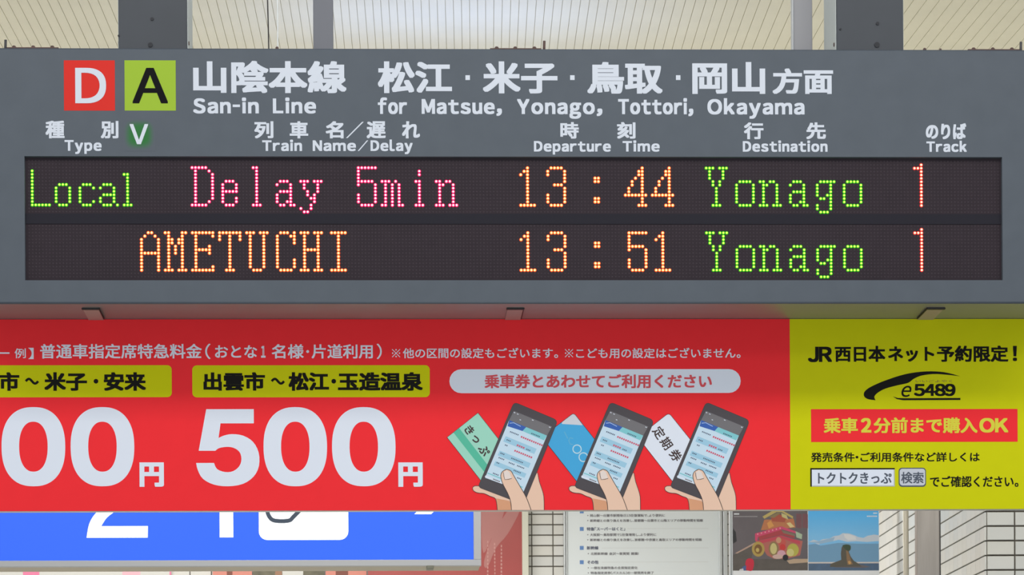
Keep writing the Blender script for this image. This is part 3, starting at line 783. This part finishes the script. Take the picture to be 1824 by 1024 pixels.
def phone(dx):
    c = (925 + dx, 810)
    p = Print('phone_drawing', ad, YA, c=c)
    body = z8(rounded([(664, 78), (1044, 238), (742, 968), (346, 816)], [38, 42, 40, 32]), dx)
    # fingers behind the phone
    pf = Print('hand_drawing', ad, YA, c=c)
    back = [(360, 806), (320, 806), (300, 822), (308, 848), (345, 866), (400, 872), (450, 895), (492, 912), (507, 950), (513, 1016), (920, 1016), (918, 900), (900, 830), (880, 770), (865, 690), (770, 800), (500, 830)]
    pf.poly(z8(back, dx), m_skin, 2.7)
    pf.poly(z8([(492, 912), (507, 950), (513, 1016), (632, 1016), (630, 950), (616, 936)], dx), m_skin2, 2.9)
    pf.line(z8(smooth([(360, 806), (320, 806), (300, 822), (308, 848), (345, 866), (400, 872), (450, 895), (492, 912), (507, 950), (513, 1016)], 3, False), dx), 1.0, m_line, 3.1)
    pf.line(z8(smooth([(865, 690), (880, 770), (900, 830), (918, 900), (920, 1016)], 3, False), dx), 1.0, m_line, 3.1)
    pf.build('drawn hand behind the phone')
    p.poly(body, m_phone, 3.5); p.line(body, .7, m_line, 3.6, closed=True)
    p.poly(z8([(662, 155), (992, 292), (948, 370), (620, 235)], dx), m_hdr, 3.9)
    p.poly(z8([(620, 235), (948, 370), (742, 858), (408, 735)], dx), m_scr, 4.0)
    p.poly(z8([(620, 235), (768, 296), (735, 330), (606, 288)], dx), m_blue, 4.3)
    p.poly(z8([(768, 296), (948, 370), (922, 412), (735, 330)], dx), m_teal, 4.3)
    p.line(z8([(625, 262), (660, 258), (720, 290)], dx), .8, m_scr, 4.6)
    U = Vector((.925, .38)); V = Vector((-.44, .90))
    def bar(x0, y0, l, h, m, lay=4.6):
        o = Vector((x0, y0)); q = [o, o + U * l, o + U * l + V * h, o + V * h]
        p.poly(z8([tuple(v) for v in q], dx), m, lay)
    for x0, y0, l, h in ((590, 375, 290, 50), (538, 500, 290, 45), (500, 590, 290, 40)): bar(x0, y0, l, h, m_scrb, 4.3)
    for x0, y0, l in ((725, 372, 200), (690, 445, 75), (668, 492, 155)):
        t = 0
        while t < l: bar(x0 + U.x * t, y0 + U.y * t, 13, 15, m_pk); t += 19
    for x0, y0, l in ((770, 482, 30), (600, 400, 40), (585, 445, 25), (545, 515, 30), (530, 555, 50), (512, 598, 26), (630, 330, 75), (640, 560, 100), (618, 598, 55), (690, 625, 70), (660, 665, 60), (815, 345, 80), (480, 690, 50), (690, 730, 30)):
        t = 0
        while t < l: bar(x0 + U.x * t, y0 + U.y * t, 9, 11, m_bk); t += 14
    bar(432, 690, 330, 9, m_teal); bar(412, 715, 330, 14, m_wp); 
    t = 0
    while t < 60: bar(480 + U.x * t, 742 + U.y * t, 8, 9, m_line, 4.8); t += 11
    for x0, y0 in ((662, 165), (690, 178), (712, 228), (968, 292), (820, 230)): bar(x0, y0, 14, 6, m_wp, 4.8)
    p.build('drawn dark phone with a pale blue screen')
    ph = Print('thumb_drawing', ad, YA, c=c)
    left = [(637, 1016), (632, 960), (622, 915), (600, 862), (570, 805), (552, 760), (545, 715), (560, 682), (595, 662)]
    right = [(595, 662), (632, 676), (660, 722), (705, 800), (745, 868), (775, 930), (806, 1016)]
    out = smooth(left, 3, False) + smooth(right, 3, False)[1:]
    ph.poly(z8(out, dx), m_skin, 5.4)
    ph.poly(z8([(568, 690), (580, 750), (640, 740), (622, 690), (598, 668)], dx), m_nail, 5.7)
    ph.line(z8(smooth(left, 3, False), dx), 1.1, m_line, 5.9); ph.line(z8(smooth(right, 3, False), dx), 1.1, m_line, 5.9)
    ph.line(z8([(568, 688), (572, 722), (580, 752), (610, 750), (641, 741)], dx), .9, m_line, 5.9)
    ph.build('drawn thumb with nail')
for dx, kd in ((0, 'ticket'), (171.5, 'blue'), (342, 'white')):
    card(kd, dx); phone(dx)

# ---- yellow part
K = dict(m=m_dk, bold=1.05)
A('JR', 1439, 617.5, 1482, 645, m=m_dk, bold=1.5, label='black lettering JR'); A('西日本', 1487, 616, 1577, 644.5, **K)
A('ネット', 1582, 617, 1664, 644, **K); A('予約限定', 1669, 615.5, 1796, 644.5, **K); A('！', 1804, 616, 1811.5, 643, **K)
s3 = lambda pts: [(1216 + a / 2.768, 530 + b_ / 2.768) for a, b_ in pts]
lg = Print('logo', ad, YA, c=(1625, 687))
up_ = smooth([(950, 506), (912, 500), (893, 485), (897, 462), (930, 438), (1000, 408), (1100, 377), (1200, 364), (1290, 368), (1370, 388)], 4, False)
dn_ = smooth([(1370, 388), (1300, 380), (1240, 377), (1180, 384), (1140, 400), (1112, 420), (1060, 432), (1000, 448), (962, 468), (944, 488), (950, 506)], 4, False)
lg.poly(s3(up_ + dn_[1:-1]), m_dk, 1.5)
lg.poly(s3([(1035, 487), (1060, 495), (1100, 496), (1370, 495), (1370, 505), (1085, 506), (1055, 500)]), m_dk, 1.5)
lg.build('black swoosh logo')
A('5489', 1628, 683.5, 1702, 705.5, m=m_dk, bold=1.2, gap=.03, label='black logo digits 5489')
A('e', 1605.5, 687, 1623.5, 707, m=m_dk, bold=.35, shear=.3, label='black slanted logo letter e')
A('いいごよやく', 1631, 676.5, 1696, 681, m=mat('logo_brown_print', (130, 90, 30), .5), bold=0)
Print('red_bar', ad, YA).rect(1444, 728.5, 1813.5, 787, m_red, 1.2).build()
m_ytx = mat('yellow_lettering', (226, 212, 40), .5)
Kp = dict(m=m_ytx, bold=1.0, layer=3)
A('乗車', 1467, 744, 1528, 771.5, **Kp); A('2', 1533.5, 744.5, 1552, 770.5, m=m_ytx, bold=1.5, layer=3); A('分前まで購入', 1556, 743.5, 1741, 771.5, **Kp)
A('OK', 1744.5, 744.5, 1796, 770.5, m=m_ytx, bold=1.5, layer=3, gap=.1)
A('発売条件・ご利用条件など詳しくは', 1444.5, 805.5, 1745, 822.5, m=m_dk, bold=.4)
sb = Print('search_box', ad, YA, c=(1545, 850))
sb.rect(1443, 833.5, 1594, 866.5, m_dk, 1.2); sb.rect(1445.5, 836, 1594, 866.5, mat('box_bevel', (190, 190, 180), .5), 1.5); sb.rect(1446, 836.5, 1592, 864.5, m_wp, 1.8)
sb.build('white search box')
m_slate = mat('slate_lettering', (70, 78, 92), .5)
A('トクトクきっぷ', 1457, 841.5, 1588, 861.5, m=m_slate, bold=.5, layer=3)
bt = Print('search_button', ad, YA, c=(1625, 850))
bt.rect(1600.5, 833, 1649.5, 867, m_slate, 1.2, r=6); bt.rect(1602.5, 834.8, 1648, 864.5, mat('button_face', (206, 208, 216), .5), 1.5, r=5); bt.build('pale button')
A('検索', 1605, 840.5, 1645, 861, m=m_slate, bold=.4, layer=3)
A('でご確認ください。', 1656.5, 847.5, 1814, 867.5, m=m_dk, bold=.45)

# ================================================================= BLUE PLATFORM SIGN
YQ = 16.0
m_fr = mat('lightbox_frame', (168, 170, 176), .4); m_und = mat('lightbox_underside', (176, 168, 150), .5)
xq0, xq1 = P(-60, 960, YQ).x, P(857, 960, YQ).x
zq0 = P(428, 1008.5, YQ).z; zq1 = zq0 + .52
pf = empty('platform_sign', ((xq0 + xq1) / 2, YQ, zq0), 'blue backlit platform sign with white numerals below the red board', 'sign')
xi1 = P(843.5, 960, YQ).x; zi0 = P(428, 997.5, YQ).z
bm = bmesh.new()
for lo, hi in (((xq0, YQ, zq0), (xq1, YQ + .04, zi0)), ((xi1, YQ, zi0), (xq1, YQ + .04, zq1)), ((xq0, YQ, zi0), (xq0 + .03, YQ + .04, zq1)), ((xq0, YQ, zq1 - .03), (xq1, YQ + .04, zq1))):
    box_bm(bm, lo, hi, .002)
me = bpy.data.meshes.new('frame'); bm.to_mesh(me); bm.free(); link('frame', me, pf, [m_fr])
box('cabinet', (xq0 + .003, YQ + .035, zq0 + .002), (xq1 - .003, YQ + .30, zq1 - .002), m_und, pf, .003)
m_bl = emit('backlit_blue', (30, 92, 228), 0.86, True); m_wl = emit('backlit_white', (1, 1, 1), 1.25)
box('light_panel', (xq0 + .03, YQ + .008, zi0), (xi1, YQ + .034, zq1 - .03), m_bl, pf)
YQ2 = YQ + .008
two = [(154, 957.5), (262.5, 957.5), (263, 937), (180, 937)] + smooth([(180, 937), (190, 922), (207, 909), (230, 892), (252, 870), (258, 845), (245, 820), (208, 808), (172, 820), (155, 848)], 3, False)[1:] + \
      [(178, 850)] + smooth([(178, 850), (190, 832), (208, 827), (226, 833), (234, 850), (226, 868), (200, 890), (176, 908), (160, 930), (154, 957.5)], 8, False)[1:-1]
Print('numeral', pf, YQ2).poly(two, m_wl).build('glowing white numeral 2')
Print('numeral', pf, YQ2).poly([(391, 957), (415, 957), (415, 808), (397, 808), (366, 828), (366, 848), (391, 836)], m_wl).build('glowing white numeral 1')
pp = Print('pictogram_panel', pf, YQ2); pp.rect(461, 815, 620, 961.5, m_wl, 1, r=15)
m_pg = emit('backlit_grey_line', (52, 64, 80), 0.8, True)
pp.line(smooth([(476, 902), (477, 914), (484, 925), (497, 928), (515, 927), (522, 921), (535, 908)], 4, False), 7.5, m_pg, 2); pp.build('white panel with a grey line')
Print('arrow_tip', pf, YQ2).poly([(738, 915.5), (768, 915.5), (800, 884), (770, 884)], m_wl).build()
q = P(766, 1014, YQ + .05)
box('square_fixture', (q.x - .015, YQ + .0, zq0 - .012), (q.x + .015, YQ + .10, zq0 + .004), mat('square_fixture_grey', (110, 110, 98), .5), pf, .003)  # grey box for the square lamp under the sign
for px in (100, 700):
    q = P(px, 900, YQ + .15).x
    e = box('sign_hanger', (q - .02, YQ + .13, zq1 - .004), (q + .02, YQ + .17, CEIL + .02), m_hang)
    tag(e, 'dark steel hanger holding up the blue platform sign, %s of the two' % ('left' if px == 100 else 'right'), 'post', 'hangers of the blue platform sign')

# ================================================================= NOTICES BEHIND
YW = YB - .012
# red poster
m_rp = mat('red_poster', (160, 56, 52), .35, noise=.12, scale=3)
m_rp2 = mat('red_poster_reflection', (170, 106, 102), .35, noise=.05, scale=5); m_rp3 = mat('red_poster_mark', (190, 136, 130), .4)
def slab(name, x0, y0, x1, y1, Y, th, m, label, cat):
    a, b_ = P(x0, (y0 + y1) / 2, Y), P(x1, (y0 + y1) / 2, Y); z1, z0 = P((x0 + x1) / 2, y0, Y).z, P((x0 + x1) / 2, y1, Y).z
    e = empty(name, ((a.x + b_.x) / 2, Y, z0), label, cat)
    box('sheet', (a.x, Y, z0), (b_.x, Y + th, z1), m, e)
    return e
rp = slab('poster', 655, 860, 930, 1150, YW - .06, .06, m_rp, 'faded red poster with vertical white writing beside the cream post', 'poster')
pr = Print('writing_and_reflection', rp, YW - .06, c=(890, 965))
pr.poly(smooth([(862, 880), (900, 880), (893, 930), (875, 960), (861, 985), (858, 940)], 3), m_rp2, 1)  # pale streaks: glass reflection put into the poster's colour
pr.poly(smooth([(880, 950), (925, 880), (928, 905), (905, 950), (884, 975), (868, 1010), (862, 1000)], 3), m_rp2, 1.3)
for x_ in (868.5, 881, 893):
    y_0 = 963 + (x_ - 868) * .3
    while y_0 < 1060:
        pr.rect(x_ - 1.0 + .5 * math.sin(y_0), y_0, x_ + 1.1, y_0 + 4.2, m_rp3, 2); y_0 += 6.5
pr.build('pale writing strokes and painted glass reflection')
# cream post
cp = empty('wall_post', (P(936, 960, YW - .08).x, YW - .08, 0), 'narrow cream post between the red poster and the tiled wall', 'post')
a, b_ = P(930, 960, YW - .08).x, P(941.5, 960, YW - .08).x
m_cream = mat('cream_paint', (204, 204, 190), .5)
box('shaft', (a, YW - .08, 0), (b_, YW, 4.5), m_cream, cp, .003); box('base_plate', (a - .02, YW - .10, 0), (b_ + .02, YW, .02), m_cream, cp)
# information board
YI = YW - .05
m_paper = mat('notice_paper', (216, 223, 227), .5); m_sil = mat('notice_frame_silver', (176, 180, 182), .3, metal=.5)
nb = empty('notice_board', (P(1150, 960, YI).x, YI, P(1150, 1150, YI).z), 'white timetable notice with blue bullets in a silver frame', 'notice')
a, b_ = P(1004, 960, YI).x, P(1296, 960, YI).x; z0, z1 = P(1150, 1150, YI).z, P(1150, 860, YI).z
box('backboard', (a + .004, YI + .01, z0), (b_ - .004, YI + .05, z1), mat('notice_back', (150, 150, 148), .6), nb)
box('paper', (P(1010, 960, YI).x, YI + .004, z0 + .01), (P(1281, 960, YI).x, YI + .011, z1 - .01), m_paper, nb)
box('frame_rail', (a, YI - .012, z0), (P(1007, 960, YI).x, YI + .05, z1), m_sil, nb, .002); box('frame_rail', (P(1007.6, 960, YI).x, YI - .006, z0), (P(1010.5, 960, YI).x, YI + .05, z1), m_sil, nb, .002)
box('frame_rail', (P(1280.5, 960, YI).x, YI - .012, z0), (P(1286.5, 960, YI).x, YI + .05, z1), m_sil, nb, .003); box('frame_rail', (P(1288, 960, YI).x, YI - .006, z0), (P(1296, 960, YI).x, YI + .05, z1), m_sil, nb, .003)
YN = YI + .004
m_nt = mat('notice_text_grey', (112, 112, 118), .5); m_nh = mat('notice_heading', (86, 92, 112), .5); m_nb = mat('notice_bullet_blue', (92, 132, 190), .5)
z6 = lambda x_, y_: (912 + x_ / 4, 860 + y_ / 4)
def nline(s, x0, x1, yc_, m, h=5.0, bullet=True, bold=.2):
    (X0, Yc), (X1, _) = z6(x0, yc_), z6(x1, yc_)
    text(nb, s, (X0, Yc - h / 2, X1, Yc + h / 2), YN, m, bold, label='small grey lettering')
    if bullet: Print('bullet_point', nb, YN).poly(circ(X0 - 4, Yc, 1.1, n=8), m).build()
nline('岡山駅～出雲市駅間毎日15往復運転で、より便利に', 556, 1090, 232, m_nt)
nline('新幹線との乗り換えを改善し、首都圏～出雲市と山陰エリアの移動時間を短縮', 556, 1360, 268, m_nt)
nline('特急「スーパーはくと」', 532, 806, 328, m_nh, 6.4, False, .3)
nline('大阪駅～鳥取駅間で1往復増発し、より便利に', 556, 1028, 369, m_nt)
nline('新幹線との乗り換えを改善し、首都圏・中京圏と鳥取エリアの移動時間を短縮', 556, 1352, 405, m_nt)
nline('新幹線', 532, 616, 463, m_nh, 6.4, False, .3)
nline('北陸新幹線 金沢～敦賀間 開業！', 560, 902, 504, m_nt)
nline('その他', 536, 616, 565, m_nh, 6.4, False, .3)
nline('一部在来線特急の全席指定席化', 560, 895, 605, m_nt)
nline('特急指定席券（パスカル）の一部発売を終了', 560, 1010, 641, m_nt)
for yy in (203, 328, 463, 565): Print('blue_bullet', nb, YN).rect(*z6(483, yy - 14), *z6(511, yy + 14), m_nb).build()
m_hair = mat('notice_rule', (200, 204, 206), .5)
for yy, xa in ((325, 820), (463, 640), (563, 640)): Print('rule_line', nb, YN).rect(*z6(xa, yy - 1), *z6(1400, yy + 1.5), m_hair).build()

# picture poster on its stand
YR = 18.9
ps = empty('poster_stand', (P(1435, 960, YR).x, YR, 0), 'poster with a lit castle picture and a sea rock picture on a stand', 'poster')
a, b_ = P(1299, 960, YR).x, P(1566.5, 960, YR).x; z0, z1 = P(1430, 1200, YR).z, P(1430, 870, YR).z
box('backboard', (a + .006, YR + .006, z0), (b_ - .001, YR + .03, z1), mat('stand_back', (150, 152, 150), .6), ps)
box('frame_rail', (a, YR - .01, z0), (P(1301.8, 960, YR).x, YR + .03, z1), m_sil, ps, .002); box('frame_rail', (P(1302.5, 960, YR).x, YR - .004, z0), (P(1304.7, 960, YR).x, YR + .03, z1), m_sil, ps, .001)
box('paper', (P(1305, 960, YR).x, YR, z0 + .01), (b_ - .0015, YR + .006, z1 - .004), mat('glossy_paper', (232, 234, 240), .4), ps)
for x_ in (1330, 1535):
    q = P(x_, 960, YR).x; box('leg', (q - .012, YR + .03, 0), (q + .012, YR + .054, z1 - .1), m_sil, ps, .003)
z7 = lambda pts: [(1290 + a_ / 6.29, 900 + b2_ / 6.29) for a_, b2_ in pts]
mc = lambda n, c: mat('picture_' + n, tuple(v * .97 for v in c), .5, spec=.2)
cas = Print('castle_picture', ps, YR, c=(1372, 960), lift=.0002)
CP = lambda pts, m, l: cas.poly(z7(pts), m, l)
CP([(95, -120), (937, -120), (937, 730), (95, 730)], mat('picture_night', (96, 88, 95), .45, noise=.14, scale=8), 1)
CP([(95, 560), (350, 420), (300, 600), (650, 600), (937, 640), (937, 730), (95, 730)], mat('picture_dark', (84, 76, 72), .45, noise=.2, scale=20), 1.5)
CP([(95, 250), (130, 300), (140, 400), (95, 430)], mc('shrub', (62, 62, 66)), 1.6)
CP([(120, 535), (340, 415), (350, 430), (200, 510), (140, 540)], mc('stone_line', (190, 160, 148)), 2)
CP([(700, 620), (780, 600), (937, 600), (937, 640), (730, 655)], mc('pale_wall', (192, 168, 146)), 2)
for a_ in (810, 880): CP([(a_, 90), (a_ + 60, 100), (a_ + 60, 260), (a_, 250)], mc('far_tower', (128, 90, 98)), 1.8)
CP([(345, 400), (640, 350), (880, 400), (850, 560), (700, 600), (560, 600), (480, 560), (430, 480)], mc('rose_body', (186, 112, 104)), 2.2)
CP([(450, 160), (780, 150), (800, 250), (410, 280)], mc('storey', (196, 128, 92)), 2.2)
CP([(480, 200), (520, 170), (560, 230), (500, 260)], mc('lit_amber', (222, 160, 96)), 2.6)
CP([(700, 200), (740, 190), (790, 240), (740, 250)], mc('lit_ivory', (226, 206, 150)), 2.6)
CP([(520, 120), (590, 90), (700, 130), (680, 190), (540, 180)], mc('rust_roof', (178, 94, 78)), 2.5)
CP([(430, 125), (560, 50), (640, 50), (775, 125), (770, 150), (645, 75), (590, 75), (450, 150)], mc('gold_eaves', (198, 178, 112)), 3)
CP([(500, 130), (600, 80), (640, 85), (560, 140)], mc('roof_shade', (146, 128, 96)), 2.9)
CP([(640, 85), (700, 110), (720, 160), (650, 130)], mc('gold_gable', (206, 196, 140)), 2.9)
CP([(345, 315), (640, 235), (800, 290), (820, 320), (650, 270), (380, 350), (370, 400), (345, 395)], mc('hot_pink', (214, 84, 122)), 3.2)
CP([(380, 330), (630, 275), (780, 320), (790, 370), (640, 330), (390, 390)], mc('deep_rose', (178, 76, 84)), 3)
CP([(640, 275), (790, 320), (800, 350), (660, 310)], mc('olive_roof', (140, 120, 106)), 3.3)
CP([(800, 290), (875, 325), (870, 380), (810, 360)], mc('mint_gable', (176, 196, 172)), 3.4)
CP([(360, 400), (640, 335), (850, 400), (850, 440), (640, 370), (400, 430)], mc('rose_eaves', (200, 82, 98)), 3.4)
for cx, cy, rx, ry, n, c in ((380, 490, 72, 85, 'gold_disc', (186, 160, 92)), (380, 490, 44, 54, 'brown_disc', (132, 96, 62)), (372, 500, 20, 24, 'gold_spot', (206, 182, 110)),
                             (552, 485, 55, 80, 'olive_oval', (150, 128, 92)), (552, 485, 38, 62, 'cream_oval', (212, 200, 140)),
                             (650, 420, 42, 50, 'coral_petal', (204, 96, 90)), (655, 470, 34, 36, 'red_petal', (208, 70, 70)), (610, 390, 30, 34, 'pale_petal', (208, 160, 130)),
                             (770, 500, 66, 72, 'yellow_bloom', (190, 182, 90)), (740, 530, 42, 44, 'lemon_bloom', (214, 206, 140)), (640, 545, 48, 44, 'pink_bloom', (216, 168, 186)),
                             (600, 575, 60, 26, 'blush_bloom', (214, 182, 176)), (685, 585, 32, 34, 'black_figure', (48, 50, 56))):
    cas.poly(z7(circ(cx, cy, rx, ry, 18)), mc(n, c), 3.6 + .03 * cas.n)
for i in range(7): cas.poly(z7(circ(375 + i * 42, 322 - i * 11, 8, 8, 8)), mc('lamp_dot', (240, 170, 180)), 6)
CP(smooth([(245, 720), (235, 650), (250, 605), (290, 592), (325, 612), (330, 670), (310, 730), (260, 730)], 3), mc('red_hood', (210, 56, 78)), 6)
CP([(200, 690), (245, 670), (240, 730), (190, 730)], mc('blue_coat', (84, 104, 158)), 6.1); CP([(170, 715), (210, 705), (215, 730), (165, 730)], mc('white_scarf', (214, 214, 220)), 6.3)
for i in range(4): cas.rect(1290 + (110 + i * 15) / 6.29, 914, 1290 + (122 + i * 15) / 6.29, 916.4, m_wp, 6)
for i in range(19): cas.rect(1290 + (110 + i * 14) / 6.29, 919, 1290 + (120 + i * 14) / 6.29, 920.6, mc('caption', (176, 172, 178)), 6)
cas.build('night picture of an illuminated castle')
sea = Print('sea_picture', ps, YR, c=(1503, 960), lift=.0002)
SPn = lambda pts, m, l: sea.poly(z7(pts), m, l)
ms = bpy.data.materials.new('picture_sky'); ms.use_nodes = True
nt = ms.node_tree; b = nt.nodes['Principled BSDF']; b.inputs['Roughness'].default_value = .45
tc = nt.nodes.new('ShaderNodeTexCoord'); sx_ = nt.nodes.new('ShaderNodeSeparateXYZ'); cr = nt.nodes.new('ShaderNodeValToRGB')
nt.links.new(tc.outputs['Generated'], sx_.inputs[0]); nt.links.new(sx_.outputs[2], cr.inputs[0]); nt.links.new(cr.outputs[0], b.inputs['Base Color'])
e0, e1 = cr.color_ramp.elements; e0.position = .0; e0.color = (*lin((108, 168, 218)), 1); e1.position = .75; e1.color = (*lin((80, 182, 250)), 1)
em_ = cr.color_ramp.elements.new(.42); em_.color = (*lin((124, 192, 242)), 1)
SPn([(940, -120), (1733, -120), (1733, 660), (940, 660)], ms, 1)
cl = [(940, 410), (1000, 385), (1060, 400), (1100, 380), (1180, 370), (1230, 345), (1290, 335), (1330, 310), (1400, 315), (1460, 335), (1500, 355), (1560, 365), (1610, 340), (1680, 328), (1733, 335), (1733, 400), (1600, 410), (1480, 402), (1380, 408), (1280, 385), (1200, 405), (1080, 420), (1060, 440), (1000, 412)]
SPn(cl, mc('cloud', (206, 216, 232)), 1.6)
SPn([(940, 410), (1060, 400), (1240, 355), (1220, 400), (1080, 430)], mc('thin_cloud', (160, 192, 224)), 1.9)
SPn([(1340, 320), (1400, 325), (1470, 350), (1480, 385), (1390, 390), (1350, 360)], mc('bright_cloud', (226, 230, 238)), 2.1)
SPn([(940, 440), (1020, 430), (1080, 450), (1280, 420), (1500, 430), (1733, 430), (1733, 640), (940, 640)], mc('far_hills', (122, 166, 204)), 1.3)
SPn([(940, 634), (1733, 634), (1733, 650), (940, 650)], mc('horizon', (214, 206, 204)), 2.3)
SPn([(940, 650), (1733, 650), (1733, 730), (940, 730)], mat('picture_sea', (66, 94, 128), .4, noise=.15, scale=30), 2.5)
SPn([(1190, 655), (1250, 632), (1310, 610), (1306, 540), (1315, 470), (1335, 445), (1385, 440), (1415, 455), (1410, 500), (1395, 520), (1415, 570), (1450, 620), (1500, 650), (1540, 685), (1180, 690)], mc('rock', (98, 94, 86)), 3)
SPn(smooth([(1325, 450), (1370, 438), (1415, 452), (1412, 500), (1375, 505), (1345, 480)], 3), mc('rock_pines', (72, 88, 72)), 3.4)
SPn([(1365, 500), (1390, 520), (1420, 620), (1440, 660), (1380, 665), (1370, 600)], mc('lit_rock', (146, 118, 92)), 3.4)
SPn(smooth([(1385, 630), (1405, 622), (1420, 645), (1400, 662)], 3), mc('rock_glow', (206, 160, 104)), 3.7)
SPn([(1200, 660), (1320, 645), (1560, 670), (1640, 690), (1560, 700), (1240, 695)], mc('shore_rocks', (112, 106, 112)), 2.8)
for i in range(3): sea.rect(1556 + i * 2.4, 913, 1558 + i * 2.4, 915, m_wp, 4)
for i in range(7): sea.rect(1544.5 + i * 2.7, 918.5, 1546.5 + i * 2.7, 920.5, m_wp, 4)
sea.build('picture of a rock in a blue sea')

# pipe and steel column in front of the side wall
q = P(1613.5, 960, 15.9)
pi = empty('wall_pipe', (q.x, 15.9, 0), 'slim beige pipe left of the grey steel column', 'pipe')
cyl('tube', (q.x, 15.9, 0), (q.x, 15.9, CEIL + .02), .0120, mat('pipe_beige', (176, 170, 156), .4), pi, 18)
for z in (.8, 2.0, 3.3): cyl('pipe_collar', (q.x, 15.9, z), (q.x, 15.9, z + .03), .0145, mat('pipe_beige', (0, 0, 0)), pi, 18)
a, b_ = P(1633, 960, 15.6).x, P(1674, 960, 15.6).x
scn = empty('steel_column', ((a + b_) / 2, 15.6, 0), 'smooth brownish grey steel column in front of the tiled side wall', 'column')
box('shaft', (a, 15.6, 0), (b_, 15.66, CEIL + .02), mat('column_steel', (142, 136, 131), .38, metal=.15, noise=.16, scale=3.2, stretch=(9, 9, 1)), scn, .006, 3)  # vertical streaks in the colour stand for reflections on the steel
box('edge_seal', (b_ + .0005, 15.61, 0), (b_ + .005, 15.65, CEIL + .02), m_dark_bar, scn)

# slim row of notices under the blue sign
def strip(x0, x1, m, label, marks=()):
    e = slab('wall_notice', x0, 1012, x1, 1100, YW - .03, .025, m, label, 'notice')
    if marks:
        p = Print('printed_patch', e, YW - .03)
        for (mx0, mx1, mm) in marks: p.rect(mx0, 1013, mx1, 1035, mm)
        p.build()
m_pink = mat('notice_pink', (226, 120, 160), .5); m_salm = mat('notice_salmon', (206, 130, 116), .5); m_olive = mat('notice_olive', (96, 92, 72), .5, noise=.3, scale=30)
m_nw = mat('notice_white', (204, 204, 200), .5); m_pkl = mat('notice_pale_pink', (228, 176, 190), .5)
strip(-60, 305, m_nw, 'white notice with pink patches seen under the blue sign', ((41, 70, m_pink), (218, 250, m_pkl), (302, 305, m_pink)))
strip(379, 449, m_salm, 'salmon pink notice with a brown mark under the blue sign', ((404, 414, mat('brown_mark', (120, 60, 44), .5)),))
strip(451, 578, m_olive, 'olive brown photo notice with a white middle under the blue sign', ((503, 540, m_nw), (490, 502, mat('tan_patch', (150, 110, 84), .5))))
strip(580, 653, m_salm, 'salmon pink notice beside the faded red poster', ((598, 620, mat('brown_mark', (0, 0, 0))),))

flush_text()
